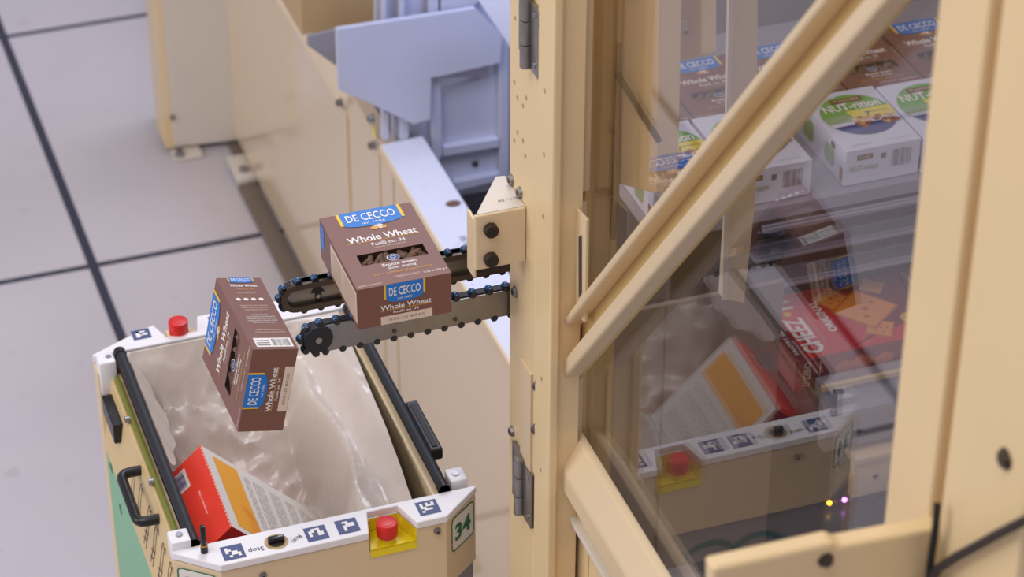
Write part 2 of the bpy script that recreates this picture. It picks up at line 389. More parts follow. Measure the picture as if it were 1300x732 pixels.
b = MB(); b.box((.500, 2.80, 1.19), (.513, 3.27, 1.222), 'beige', .001); b.build('side_channel', R0)
b = MB(); b.box((.4765, 3.165, 1.168), (.5035, 3.248, 1.203), 'black', .002); b.build('sensor_recess', R0)
b = MB(); b.box((.4785, 3.256, 1.195), (.506, 3.286, 1.256), 'white_plastic', .004); b.cyl((.497, 3.272, 1.255), (.497, 3.272, 1.2565), .005, 'bolt', 12); o = b.build('end_bracket', R0); lbl(o, 'white end bracket')
b = MB(); b.box((.484, 2.792, 1.225), (.513, 2.822, 1.262), 'white_plastic', .003); b.cyl((.499, 2.808, 1.262), (.499, 2.808, 1.2645), .005, 'bolt', 12); o = b.build('end_bracket', R0); lbl(o, 'white end bracket')
b = MB(); b.box((.898, 2.80, 1.225), (.924, 2.832, 1.258), 'white_plastic', .003); b.cyl((.91, 2.816, 1.258), (.91, 2.816, 1.2605), .005, 'bolt', 12); o = b.build('end_bracket', R0); lbl(o, 'white end bracket')
# rims
b = MB()
b.prism(XY(), [(.483, 2.7875), (.541, 2.738), (.7555, 2.738), (.7665, 2.784), (.812, 2.784), (.8265, 2.738), (.8715, 2.738), (.932, 2.788), (.932, 2.7915), (.483, 2.7915)], 1.238, 1.25, 'white_plastic', .0015)
T = XY(1.25)
TAGS = {0: ['10000', '11000', '10110', '00111', '01001'], 1: ['01110', '11010', '10011', '10011', '00000'], 2: ['01100', '00111', '01111', '01000', '01000'], 3: ['10101', '10111', '11000', '01110', '10000']}
def fid(fr, a, b_, s, pat):
    b.rect(fr, a - s / 2, b_ - s / 2, a + s / 2, b_ + s / 2, 'tag_blue', .0005)
    q = s / 7.4
    for j, row in enumerate(TAGS[pat]):
        for i, ch in enumerate(row):
            if ch == '1': b.rect(fr, a + (i - 2.5) * q, b_ + (1.5 - j) * q, a + (i - 1.5) * q + .00005, b_ + (2.5 - j) * q + .00005, 'p_white', .0009)
for i, (a, c) in enumerate(((.564, 2.7605), (.685, 2.7618), (.731, 2.7628), (.8515, 2.765))): fid(T, a, c, .031, i)
U = Fr((0, 0, 1.25), (-1, 0, 0), (0, -1, 0), (0, 0, 1))
pS = at_z(325, 697, 1.25); b.text(U, 'Stop', -pS.x, -pS.y, .0125, 'ink_dark', off=.0006)
pR = at_z(377, 684, 1.25); b.text(Fr(pR, (-.78, -.62, 0), (.62, -.78, 0), (0, 0, 1)), 'Run', 0, 0, .012, 'ink_dark', off=.0006)
b.ell(T, .627, 2.7625, .0170, .0165, 'tan', .0006)
b.build('front_rim', R0)
b = MB()
b.prism(XY(), [(.4756, 3.2935), (.5352, 3.322), (.5824, 3.342), (.5956, 3.303), (.6439, 3.303), (.6537, 3.3426), (.88, 3.3426), (.93, 3.2935), (.93, 3.289), (.4756, 3.289)], 1.238, 1.25, 'white_plastic', .0015)
b.rect(T, .545, 3.309, .5735, 3.335, 'tag_blue', .0005)
for (x0, y0, x1, y1) in ((.551, 3.314, .557, 3.330), (.551, 3.326, .566, 3.330), (.561, 3.318, .569, 3.323), (.557, 3.318, .562, 3.321)): b.rect(T, x0, y0, x1, y1, 'p_white', .0009)
fid(T, .684, 3.318, .031, 2)
b.build('rear_rim', R0)
# stop buttons
b = MB()
b.prism(XY(), [(.7575, 2.7415), (.768, 2.783), (.8105, 2.783), (.8255, 2.7415)], 1.212, 1.2155, 'yellow', .0005)
b.faces([(.768, 2.7835, 1.2155), (.8105, 2.7835, 1.2155), (.8105, 2.7835, 1.237), (.768, 2.7835, 1.237)], [(0, 1, 2, 3)], 'yellow')
b.faces([(.757, 2.7400, 1.2155), (.757, 2.7400, 1.237), (.768, 2.7835, 1.237), (.768, 2.7835, 1.2155)], [(0, 1, 2, 3)], 'yellow')
b.faces([(.826, 2.7400, 1.2155), (.826, 2.7400, 1.237), (.8105, 2.7835, 1.237), (.8105, 2.7835, 1.2155)], [(0, 1, 2, 3)], 'yellow')
b.rect(XZ(2.7392), .757, 1.203, .826, 1.2155, 'yellow', .0006)
bx = b.build('button_recess', R0); lbl(bx, 'yellow recess around the front stop button')
def button(x, y, z, par):
    b = MB(); b.cyl((x, y, z), (x, y, z + .012), .011, 'yellow', 24); b.cyl((x, y, z + .010), (x, y, z + .034), .0155, 'red_button', 28, bev=.002)
    for k in range(3):
        t = [(x + .010 * math.cos(math.radians(k * 120 + a)), y + .010 * math.sin(math.radians(k * 120 + a))) for a in range(0, 80, 16)]
        b.stroke(XY(z + .034), t, .0014, 'c_deep', .0003)
    o = b.build('stop_button', par); lbl(o, 'red mushroom stop button'); return o
button(.787, 2.755, 1.2155, R0); button(.617, 3.312, 1.236, R0)
b = MB(); b.box((.60, 3.304, 1.22), (.64, 3.34, 1.236), 'beige', .001); b.build('button_base', R0)
b = MB(); b.cyl((.627, 2.7625, 1.2505), (.627, 2.7625, 1.2515), .012, 'ink_dark', 24); b.box((.615, 2.758, 1.2515), (.639, 2.7665, 1.260), 'black', .002); b.rect(XY(1.260), .630, 2.760, .637, 2.764, 'grey_band'); b.build('selector_knob', R0)
b = MB(); b.cyl((.5265, 2.7745, 1.25), (.5265, 2.7745, 1.262), .0052, 'black', 14); b.cyl((.5265, 2.7745, 1.262), (.5265, 2.7745, 1.263), .0055, 'p_gold', 14); b.cyl((.5265, 2.7745, 1.263), (.5265, 2.7745, 1.297), .0045, 'black', 14, r2=.0038, bev=.001); b.build('antenna', R0)
# decals on chamfers
d = Vector((.0595, .0465, 0)).normalized()
fr = Fr((.871, 2.7405, 0), d, (0, 0, 1), (d.y, -d.x, 0))
def rr(a0, b0, a1, b1, r, n=5):
    P = []
    for cx, cy, t in ((a1 - r, b1 - r, 0), (a0 + r, b1 - r, 90), (a0 + r, b0 + r, 180), (a1 - r, b0 + r, 270)):
        for k in range(n + 1): a = math.radians(t + 90 * k / n); P.append((cx + r * math.cos(a), cy + r * math.sin(a)))
    return P
b = MB()
b.poly(fr, rr(.012, 1.170, .070, 1.232, .008), 'card_white', .0006); b.ring(fr, rr(.012, 1.170, .070, 1.232, .008), .0022, 'ink_green', .001)
b.textw(fr, '34', .041, 1.201, .040, .030, 'ink_green', .03, .0012)
o = b.build('number_plate', R0); lbl(o, 'green outlined plate reading 34')
b = MB(); f2 = XZ(2.7403)
d2 = Vector((.058, -.0465, 0)).normalized(); f3 = Fr((.483, 2.787, 0), d2, (0, 0, 1), (d2.y, -d2.x, 0))
b.poly(f3, rr(.006, 1.170, .068, 1.228, .008), 'card_white', .0006); b.ring(f3, rr(.006, 1.170, .068, 1.228, .008), .0022, 'ink_green', .001)
b.textw(f3, '34', .037, 1.199, .040, .030, 'ink_green', .03, .0012)
o = b.build('number_plate', R0); lbl(o, 'green outlined plate reading 34')
for x, z in ((.60, 1.215), (.857, 1.226)): bolt(R0, (x, 2.7395, z), (0, -1, 0), .0045, 'screw')
# side bars
def bar(x, y0, y1, z, r, name='bag_bar'):
    b = MB(); b.tube([(x, y0, z), (x, y1, z)], r, 'rubber', 18); b.cyl((x, y0, z), (x, y0 + .012, z), r + .0012, 'black', 18); b.cyl((x, y1 - .012, z), (x, y1, z), r + .0012, 'black', 18); return b.build(name, R0)
bar(.5165, 2.793, 3.285, 1.252, .0085); bar(.8855, 2.793, 3.285, 1.252, .0085)
def uhandle(pts, r, par):
    b = MB(); P = [Vector(p) for p in pts]; L = [P[0]]
    for i in range(1, len(P) - 1):
        a, c, e = P[i - 1], P[i], P[i + 1]; u = (a - c).normalized() * r * 1.6; v = (e - c).normalized() * r * 1.6
        for t in (0, .33, .66, 1): L.append((1 - t) ** 2 * (c + u) + 2 * t * (1 - t) * c + t * t * (c + v))
    L.append(P[-1]); b.tube(L, r, 'black', 10); return b.build('pull_handle', par)
uhandle([(.506, 3.045, 1.203), (.462, 3.045, 1.203), (.462, 2.925, 1.203), (.512, 2.925, 1.203)], .0078, R0)
b = MB(); b.box((.893, 2.882, 1.236), (.913, 3.010, 1.256), 'black', .003); b.box((.899, 2.89, 1.2555), (.907, 3.0, 1.2575), 'rubber', .0005); b.build('pull_handle', R0)

# bag
def S(t): t = max(0, min(1, t)); return t * t * (3 - 2 * t)
b = MB(); NX, NY = 110, 130; X0, X1, Y0, Y1 = .5245, .870, 2.795, 3.286
vs = []
for j in range(NY + 1):
    v = j / NY; y = Y0 + (Y1 - Y0) * v
    for i in range(NX + 1):
        u = i / NX; x = X0 + (X1 - X0 - .028 * (1 - v)) * u
        edge = .806 - .03 * (1 - v) + .012 * math.sin(y * 17 + 1)
        right = S((edge - x) / .045)
        left = S((x - .522) / .016)
        t = max(0, (Y1 - .004 - y) / .34)
        far = min(1, t) ** .85
        wp = noise.noise(Vector((x * 5 + 3, y * 4, 1.3))); wq = noise.noise(Vector((x * 3.5 + 8, y * 3, 6.1)))
        ph = (y * 8.2 + .55 * wp + x * 1.3) % 1.0                       # saw-toothed horizontal folds
        fold = (ph / .72 if ph < .72 else (1 - ph) / .28)
        fold = S(fold) * (.45 + .55 * S(.5 + wq * 2.2))
        n2 = noise.noise(Vector((x * 12, y * 20 + x * 8, 4.1))); n3 = noise.noise(Vector((x * 48, y * 52, 2.2)))
        n5 = 1 - 2 * abs(noise.noise(Vector((x * 20 + y * 14, y * 26 - x * 14, 5.5))))
        D = .25 * left * far * S((y - Y0 + .004) / .02)
        base = 1.247 - D * right - .030 * (1 - right) * S((X1 - x) / .06) * S((Y1 - y) / .05)
        amp = S(D / .05) * (.06 + .94 * right)
        base += amp * (.052 * (fold - .5) + .012 * n2 + .012 * (n5 - .5) + .0025 * n3)
        base += (1 - right) * S((X1 - x) / .03) * S((Y1 - y) / .04) * (.006 * noise.noise(Vector((x * 30, y * 9, 7))) + .003 * noise.noise(Vector((x * 60, y * 40, 7))) + .010 * math.sin((x - .82) * 70 + y * 6))
        vs.append((x, y, min(base, 1.2475)))
fs = [(j * (NX + 1) + i, j * (NX + 1) + i + 1, (j + 1) * (NX + 1) + i + 1, (j + 1) * (NX + 1) + i) for j in range(NY) for i in range(NX)]
b.faces(vs, fs, 'bag_film', True)
bag = tag(b.build('plastic_bag'), 'crinkled translucent white plastic bag lining the open top of the robot', 'bag')
b = MB(); vs = []      # flap folded over the left bar
n = 60
for j in range(n + 1):
    y = 2.985 + (3.268 - 2.985) * j / n
    wd = .004 + .036 * math.sin(math.pi * min(1, (j / n) * .85 + .04)) + .003 * math.sin(j * .4)
    for k in range(9):
        t = k / 8; vs.append((.5262 + wd * t * .75, y, 1.2545 - wd * 1.1 * t - .0012 * math.sin(j * .35 + k * .5)))
b.faces(vs, [(j * 9 + k, j * 9 + k + 1, (j + 1) * 9 + k + 1, (j + 1) * 9 + k) for j in range(n) for k in range(8)], 'bag_film', True)
o = b.build('folded_edge', bag); lbl(o, 'smooth bag edge hanging from the left bar')

# ------------------------------------------------------------------ pasta cartons
def shield(b, fr, cx, top, w_, h, txt=True):
    k = h * .78
    b.poly(fr, [(cx - w_ / 2, top), (cx + w_ / 2, top), (cx + w_ / 2, top - k), (cx - w_ / 2, top - k)], 'p_yellow', .0004)
    b.poly(fr, [(cx - w_ * .45, top), (cx + w_ * .45, top), (cx + w_ * .45, top - k)] + [(cx + w_ * .45 * math.cos(math.radians(a)), top - k - (h - k) * math.sin(math.radians(a)) * 1.1) for a in range(15, 180, 15)] + [(cx - w_ * .45, top - k)], 'p_blue', .0007)
    b.textw(fr, 'DE CECCO', cx, top - h * .42, w_ * .76, h * .46, 'p_white', .012, .001)
    b.textw(fr, 'dal 1886', cx, top - h * .82, w_ * .36, h * .11, 'p_white', 0, .001)
def carton_mesh(w_, l, t):
    b = MB(); z = t
    wa0, wa1, wb0, wb1 = .17 * w_, .885 * w_, l * (1 - .715), l * (1 - .57)
    V = [(0, 0, 0), (w_, 0, 0), (w_, l, 0), (0, l, 0), (0, 0, z), (w_, 0, z), (w_, l, z), (0, l, z), (wa0, wb0, z), (wa1, wb0, z), (wa1, wb1, z), (wa0, wb1, z)]
    b.faces(V, [(0, 3, 2, 1), (0, 1, 5, 4), (1, 2, 6, 5), (2, 3, 7, 6), (3, 0, 4, 7), (4, 5, 9, 8), (5, 6, 10, 9), (6, 7, 11, 10), (7, 4, 8, 11)], 'brown_card')
    d = .010
    b.faces([(wa0, wb0, z), (wa1, wb0, z), (wa1, wb1, z), (wa0, wb1, z), (wa0, wb0, z - d), (wa1, wb0, z - d), (wa1, wb1, z - d), (wa0, wb1, z - d)], [(0, 1, 5, 4), (1, 2, 6, 5), (2, 3, 7, 6), (3, 0, 4, 7), (4, 5, 6, 7)], 'dark_card')
    T = Fr((0, 0, z), (1, 0, 0), (0, 1, 0))
    shield(b, T, w_ * .52, l, w_ * .70, l * .215)
    b.ell(T, w_ * .55, l * .765, .006, .0055, 'p_white'); b.ell(T, w_ * .50, l * .745, .0055, .004, 'p_gold', .0006); b.ell(T, w_ * .59, l * .742, .005, .004, 'p_gold', .0006); b.ell(T, w_ * .56, l * .752, .003, .006, 'p_tan', .0009)
    b.textw(T, 'Whole Wheat', w_ * .53, l * .625, w_ * .75, .0145, 'p_white', .02)
    b.rect(T, w_ * .14, l * .578, w_ * .92, l * .584, 'p_gold')
    b.textw(T, 'Fusilli no. 34', w_ * .56, l * .535, w_ * .36, .008, 'p_white', .01)
    b.textw(T, 'COOK TIME 11 MIN  AL DENTE 9 MIN', w_ * .56, l * .487, w_ * .34, .003, 'p_tan')
    b.textw(T, 'Bronze drawn', w_ * .55, l * .243, w_ * .36, .0068, 'p_white', .012)
    b.textw(T, 'Slow drying', w_ * .56, l * .192, w_ * .30, .0068, 'p_white', .012)
    b.textw(T, 'FOR A SUPERIOR QUALITY PASTA', w_ * .55, l * .135, w_ * .62, .0048, 'p_gold', .01)
    b.textw(T, 'MADE IN ITALY', w_ * .57, l * .075, w_ * .26, .004, 'p_tan')
    b.textw(T, '13.25 oz (375 g) e', w_ * .86, l * .065, w_ * .25, .005, 'p_white', .01)
    b.textw(T, 'SERVING SUGGESTION', w_ * .15, l * .030, w_ * .24, .0035, 'p_tan')
    b.ell(T, w_ * .52, l * .325, .0085, .0078, 'p_white', .0004); b.ell(T, w_ * .52, l * .325, .0075, .0068, 'p_navy', .0008); b.text(T, 'O', w_ * .52, l * .325, .010, 'p_white', off=.0011)
    for E_ in (Fr((0, 0, 0), (1, 0, 0), (0, 0, 1), (0, -1, 0)), Fr((w_, l, 0), (-1, 0, 0), (0, 0, 1), (0, 1, 0))):
        shield(b, E_, w_ * .50, t, w_ * .44, t * .46)
        b.textw(E_, 'Whole Wheat', w_ * .51, t * .43, w_ * .54, .0078, 'p_white', .015)
        b.rect(E_, w_ * .24, t * .345, w_ * .78, t * .36, 'p_gold')
        b.textw(E_, 'Fusilli no. 34', w_ * .51, t * .29, w_ * .27, .004, 'p_white', .01)
        b.rect(E_, w_ * .24, .0005, w_ * .79, t * .215, 'p_tan')
        b.textw(E_, '04 05 26  L 231  08 47  8172', w_ * .515, t * .115, w_ * .38, .0035, 'ink_grey', 0, .0009)
    Sd = Fr((0, l, 0), (0, -1, 0), (0, 0, 1), (-1, 0, 0))      # left side
    b.rect(Sd, l * .03, t * .35, l * .12, t * .95, 'p_blue'); b.rect(Sd, l * .30, t * .12, l * .985, t * .90, 'p_tan')
    for k in range(9): b.rect(Sd, l * .33, t * (.18 + .075 * k), l * .60, t * (.195 + .075 * k), 'brown_card', .0007); b.rect(Sd, l * .64, t * (.18 + .075 * k), l * .96, t * (.195 + .075 * k), 'brown_card', .0007)
    Rt = Fr((w_, 0, 0), (0, 0, -1), (0, 1, 0), (1, 0, 0))     # right side, read from the front edge
    Rt = Fr((w_, 0, t), (0, 0, -1), (0, 1, 0), (1, 0, 0))
    shield(b, Rt, t * .52, l, t * .58, l * .075)
    b.textw(Rt, 'Whole Wheat', t * .52, l * .885, t * .62, .0065, 'p_white', .015); b.textw(Rt, 'Fusilli no. 34', t * .52, l * .835, t * .36, .004, 'p_gold')
    for yy, ww in ((.79, .5), (.775, .4)): b.textw(Rt, 'HIGH QUALITY DURUM WHEAT SEMOLINA', t * .50, l * yy, t * ww, .0022, 'p_tan')
    for k in range(4): b.ell(Rt, t * (.25 + .17 * k), l * .69, .0034, .0034, 'p_white')
    for k, ww in enumerate((.62, .6, .5)): b.textw(Rt, 'INGREDIENTS WHOLE DURUM WHEAT FLOUR', t * .52, l * (.60 - .03 * k), t * ww, .0026, 'p_tan')
    for k, ww in enumerate((.36, .64, .66, .66, .5)): b.textw(Rt, 'COOKING INSTRUCTIONS BOIL WATER' if k else 'DIRECTIONS', t * .54, l * (.47 - .027 * k), t * ww, .0028, 'p_white')
    for k, ww in enumerate((.6, .66)): b.textw(Rt, 'STORE IN A COOL AND DRY PLACE', t * .58, l * (.26 - .03 * k), t * ww, .0026, 'p_tan')
    b.rect(Rt, t * .12, l * .03, t * .93, l * .15, 'p_white')
    for k in range(16): b.rect(Rt, t * .50 + k * .0015, l * .045, t * .50 + k * .0015 + random.choice((.0004, .0008)), l * .135, 'ink_grey', .0008)
    for k in range(3): b.rect(Rt, t * .15, l * (.05 + .03 * k), t * .44, l * (.058 + .03 * k), 'ink_grey', .0008)
    return b
def pasta_piece(b, c, ang, L, r, z):
    pts = []; u = Vector((math.cos(ang), math.sin(ang), 0)); v = Vector((-u.y, u.x, 0)); n = 26
    for s_ in (0, math.pi):
        P = [Vector((*c, z)) + u * (L * (k / n - .5)) + v * r * math.cos(k * .95 + s_) + Vector((0, 0, 1)) * r * .8 * math.sin(k * .95 + s_) for k in range(n + 1)]
        b.tube(P, r * .42, 'pasta', 5)
def pasta_carton(matrix, label, group=None, name='pasta_box'):
    w_, l, t = .1269, .1805, .0619
    o = bpy.data.objects.new(name, None); o.empty_display_size = .05; COL.objects.link(o); o.matrix_basis = matrix; tag(o, label, 'pasta box', group)
    c = carton_mesh(w_, l, t).build('carton', o, local=True)
    b = MB(); random.seed(3)
    for k in range(11):
        pasta_piece(b, (w_ * (.24 + .058 * k), l * (.355 + .015 * math.sin(k * 2.1))), math.radians(random.uniform(20, 120)), .026, .0030, t - .0055)
    q = b.build('fusilli', o, local=True); q['kind'] = 'stuff'; lbl(q, 'brown fusilli seen through the window')
    return o
near = pasta_carton(Matrix.Translation((.7289, 2.656, 1.6605)) @ Matrix.Rotation(-.0066, 4, 'Z'), 'brown whole wheat pasta box lying flat on the two roller arms')
x_ = Vector((.2187, .0203, .9756)).normalized(); y_ = Vector((-.0193, .9997, -.0165)); y_ = (y_ - x_ * y_.dot(x_)).normalized(); z_ = x_.cross(y_)
M4 = Matrix(((x_.x, y_.x, z_.x, .6239), (x_.y, y_.y, z_.y, 2.669), (x_.z, y_.z, z_.z, 1.5144), (0, 0, 0, 1)))
fall = pasta_carton(M4, 'brown whole wheat pasta box tipped on its side, falling in mid air above the bag')

# ------------------------------------------------------------------ cracker box in bag
a_ = Vector((.0016, -.997, -.0776)).normalized(); h_ = Vector((.6808, .0579, -.7302)); h_ = (h_ - a_ * h_.dot(a_)).normalized(); t_ = Vector((-.7325, .0517, -.6788)); t_ = (t_ - a_ * t_.dot(a_) - h_ * t_.dot(h_)).normalized()
P = Vector((.5835, 3.0333, 1.235)); WC, HC, TC = .1822, .27, .075
o = bpy.data.objects.new('cracker_box', None); COL.objects.link(o); tag(o, 'bright red cracker box with an orange panel leaning in the plastic bag', 'cracker box')
o.matrix_basis = Matrix.Translation(P)
b = MB()
def pt(a, h, t): return P + a_ * a + h_ * h + t_ * t
V = [pt(a, h, t) for a in (0, WC) for h in (0, HC) for t in (0, TC)]
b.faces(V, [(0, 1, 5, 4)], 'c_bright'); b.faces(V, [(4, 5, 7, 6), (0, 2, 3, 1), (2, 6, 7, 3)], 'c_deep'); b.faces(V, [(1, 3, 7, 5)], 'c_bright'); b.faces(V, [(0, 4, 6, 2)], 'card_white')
fb = Fr(P, h_, a_, -t_)      # back panel, u down the height, v along the width
b.rect(fb, .020, .012, .072, WC - .012, 'panel_orange', .0005)
for k in range(5): b.stroke(fb, [(.046 + .004 * k, .11), (.056 + .004 * k, .135), (.052 + .004 * k, .165)], .0016, 'c_orange', .0008)
b.ell(fb, .074, WC - .018, .006, .006, 'p_tan', .0009)
for g, (u0, n) in enumerate(((.084, 3), (.104, 6), (.140, 6), (.176, 5), (.206, 7))):
    for k in range(n):
        v = .02
        while v < WC - .02:
            L = random.uniform(.006, .02); b.rect(fb, u0 + .0042 * k, v, u0 + .0042 * k + .0007, min(v + L, WC - .015), 'ink_grey', .0006); v += L + .003
fe = Fr(P, a_, t_, -h_)      # red end panel
for k in range(24): b.rect(fe, .004 + k * .0075, .0006, .008 + k * .0075, .0016, 'p_white', .0006)
b.rect(fe, .012, .040, .052, .072, 'card_white', .0005)
for k in range(18): b.rect(fe, .016 + k * .0018, .045, .016 + k * .0018 + random.choice((.0005, .001)), .067, 'p_navy', .0008)
b.textw(fe, 'BEST IF USED BEFORE', .10, .030, .05, .0028, 'p_white')
b.build('carton', o)

# ------------------------------------------------------------------ roller arms
def arm(Y, X0, label, oval):
    o = empty('roller_arm', (X0, Y, 1.603), label, 'conveyor arm', 'roller arms')
    zc, r = (1.629 if oval else 1.6255), .0215; X1 = .995
    if oval:
        pts = [(X1, zc - r)] + [(X0 + r + r * math.cos(math.radians(a)), zc + r * math.sin(math.radians(a))) for a in range(270, 89, -15)] + [(X1, zc + r)]
        b = MB(); b.prism(XZ(Y), pts, -.016, -.004, 'steel', .0005)
        inner = [(X1, zc - r * .62)] + [(X0 + r + r * .62 * math.cos(math.radians(a)), zc + r * .62 * math.sin(math.radians(a))) for a in range(270, 89, -15)] + [(X1, zc + r * .62)]
        n = len(pts); vs = [Vector((x, Y - .002, z)) for x, z in pts] + [Vector((x, Y - .002, z)) for x, z in inner] + [Vector((x, Y + .004, z)) for x, z in pts] + [Vector((x, Y + .004, z)) for x, z in inner]
        fs = [(i, i + 1, n + i + 1, n + i) for i in range(n - 1)] + [(n + i, n + i + 1, 3 * n + i + 1, 3 * n + i) for i in range(n - 1)] + [(i, i + 1, 2 * n + i + 1, 2 * n + i) for i in range(n - 1)]
        b.faces(vs, fs, 'dark_steel', True); b.build('side_plate', o)
        b = MB(); c = X0 + .052; f = XZ(Y + .004)
        b.poly(f, [(c - .010, zc + .001), (c + .010, zc + .001), (c, zc + .016)], 'black', .001); b.rect(f, c - .004, zc - .014, c + .005, zc + .004, 'black', .0012); b.ell(f, c, zc - .005, .003, .003, 'bolt', .0016); b.build('arrow_mark', o)
    else:
        b = MB(); b.box((X0 + .03, Y, zc - r), (X1, Y + .004, zc + r - .002), 'steel', .0008)
        for x in (.875, .79): b.cyl((x, Y, 1.615), (x, Y - .001, 1.615), .003, 'dark_steel', 10)
        b.build('side_plate', o)
        b = MB(); b.cyl((X0 + r, Y - .004, zc + .002), (X0 + r, Y + .012, zc + .002), r - .0015, 'rubber', 36, bev=.0015); b.cyl((X0 + r, Y - .0055, zc + .002), (X0 + r, Y - .004, zc + .002), .0045, 'bolt', 14); b.build('end_pulley', o)
    y0, y1 = Y + .003, Y + .014; n = 10          # belt loop
    path = [(X1, zc + r - .0025)] + [(X0 + r + (r - .0025) * math.cos(math.radians(a)), zc + (r - .0025) * math.sin(math.radians(a))) for a in range(90, 271, 15)] + [(X1, zc - r + .0025)]
    b = MB(); m_ = len(path)
    outer = [(X1, zc + r)] + [(X0 + r + r * math.cos(math.radians(a)), zc + r * math.sin(math.radians(a))) for a in range(90, 271, 15)] + [(X1, zc - r)]
    vs = [Vector((x, y, z)) for y in (y0, y1) for x, z in path + outer]; k = 2 * m_
    fs = [(m_ + i, m_ + i + 1, k + m_ + i + 1, k + m_ + i) for i in range(m_ - 1)] + [(i, i + 1, k + i + 1, k + i) for i in range(m_ - 1)] + [(i, i + 1, m_ + i + 1, m_ + i) for i in range(m_ - 1)] + [(k + i, k + i + 1, k + m_ + i + 1, k + m_ + i) for i in range(m_ - 1)]
    b.faces(vs, fs, 'rubber', True); b.build('belt', o)
    pos = []; x = X0 + r + .004
    while x < .985: pos.append((x, zc + r + .0005)); x += .0235
    x = X0 + r + .010
    while x < .985: pos.append((x, zc - r - .0005)); x += .0235
    for a in (140, 178, 216) if oval else (128, 175, 222, 262): pos.append((X0 + r + (r + .001) * math.cos(math.radians(a)), zc + (r + .001) * math.sin(math.radians(a))))
    for (x, z) in pos:
        b = MB(); b.ball((x, Y + .0075, z), .0058, 'roller_blue', (1, 1.15, 1)); b.cyl((x, Y + .0035, z), (x, Y - .0005, z), .0050, 'roller_dark', 14, bev=.0008)
        b.build('roller', o)
    return o
arm(2.70, .664, 'front roller arm with a round black pulley, carrying the pasta box near its tip', False)
arm(2.797, .662, 'rear roller arm with open oval tip and black arrow mark, behind the front arm', True)

# ------------------------------------------------------------------ enclosure: post, bracket, door
ps = empty('enclosure_post', (.97, 2.62, 0), 'tall beige enclosure post with hinges and screw holes in the middle of the view', 'post')
b = MB(); b.box((.95, 2.594, .02), (.985, 2.697, 3.3), 'beige_warm', .003)
for (x, y) in ((654, 23), (653, 104), (657, 124), (664, 134), (668, 124), (657, 168), (653, 178), (664, 178), (667, 198), (656, 630), (651, 560), (652, 600)):
    q = at_x(x, y, .95); b.ell(YZ(.95), q.y, q.z, .003, .003, 'tan', .0006, 12)
q0, q1 = at_x(648, 400, .95), at_x(664, 450, .95)
b.build('upright', ps)
b = MB(); b.box((.946, 2.600, 1.40), (.950, 2.640, 1.575), 'beige', .0005); b.build('cover_strip', ps)
b = MB()
q = [(.881, 2.632), (.9495, 2.632), (.9495, 2.712), (.937, 2.714)]
b.prism(XY(), q, 1.808, 1.818, 'white_leg', .001)
b.box((.880, 2.630, 1.735), (.9495, 2.636, 1.818), 'beige', .002)
b.box((.879, 2.634, 1.722), (.883, 2.66, 1.812), 'beige', .001)
b.text(XY(1.818), 'AS - 1150', .935, 2.655, .008, 'ink_grey', off=.0008)
b.build('bracket', ps)
for (x, y) in ((622, 290), (622, 327)):
    q = at_y(x, y, 2.630); b = MB(); b.cyl(q, q + Vector((0, -.010, 0)), .0095, 'dark_hole', 24, bev=.001); b.cyl(q + Vector((0, -.010, 0)), q + Vector((0, -.0105, 0)), .006, 'black', 6); o = b.build('bracket_bolt', ps); lbl(o, 'dark brown socket bolt')
for (x, y) in ((650, 228), (661, 244), (655, 370), (682, 490), (680, 545), (651, 547)): bolt(ps, at_x(x, y, .95), (-1, 0, 0), .0065)
def hinge(x0, x1, yt, yb, par):
    a = at_x(x0, (yt + yb) / 2, .95); c = at_x(x1, (yt + yb) / 2, .95); zt = at_x((x0 + x1) / 2, yt, .95).z; zb = at_x((x0 + x1) / 2, yb, .95).z
    b = MB(); ym = (a.y + c.y) / 2
    b.box((.944, ym, zb + .006), (.9495, a.y, zt), 'steel', .001); b.box((.944, c.y, zb), (.9495, ym, zt - .006), 'steel', .001)
    for k in range(3):
        z0 = zb + (zt - zb) * k / 3; z1 = zb + (zt - zb) * (k + 1) / 3 - .001; b.cyl((.941, ym, z0), (.941, ym, z1), .0075, 'steel', 20, bev=.0008)
    o = b.build('hinge', par)
    for z in (zb + .015, zt - .015): s = MB(); s.cyl((.944, c.y + .010, z), (.942, c.y + .010, z), .004, 'bolt', 12); s.build('screw', o)
hinge(655, 679, 578, 650, ps); hinge(664, 689, -8, 84, ps)
# door
dr = empty('enclosure_door', (1.0, 2.3, 1.0), 'beige framed clear safety door with a diagonal brace, right of the hinged post', 'door')
b = MB(); b.box((.945, 2.526, .02), (.958, 2.582, 3.3), 'beige_warm', .003); b.box((.972, 2.54, .02), (.976, 2.592, 3.3), 'channel_shade', 0)
b.box((.958, 2.535, .02), (.99, 2.54, 3.3), 'beige_warm', .001)
for zz in (2.03, 1.94, 1.85, 1.6, 1.45): b.ell(YZ(.945), 2.555, zz, .003, .003, 'tan', .0006, 12)
b.build('hinge_stile', dr)
b = MB(); b.box((1.045, 2.59, .02), (1.055, 2.72, 3.3), 'channel_shade', .001); b.box((1.0, 2.71, .02), (1.045, 2.72, 3.3), 'channel_shade', .001); b.box((1.004, 2.566, .02), (1.050, 2.592, 3.3), 'channel_shade', .001); b.box((.985, 2.556, .02), (1.004, 2.570, 1.86), 'beige', .002); b.box((.990, 2.548, 1.88), (1.004, 2.568, 3.3), 'beige', .002)
for zz in (2.15, 2.05, 1.93, 1.82): b.cyl((1.004, 2.580, zz), (1.000, 2.580, zz), .004, 'white_leg', 10)
for zz in (1.79, 1.63): b.cyl((1.004, 2.584, zz), (.999, 2.584, zz), .0055, 'black', 12)
b.build('channel', dr)
b = MB(); q = [at_x(x, y, .985) for x, y in ((733, 262), (748, 278), (746, 408), (735, 400))]
b.prism(YZ(.985), [(v.y, v.z) for v in q], 0, .004, 'beige', .0005)
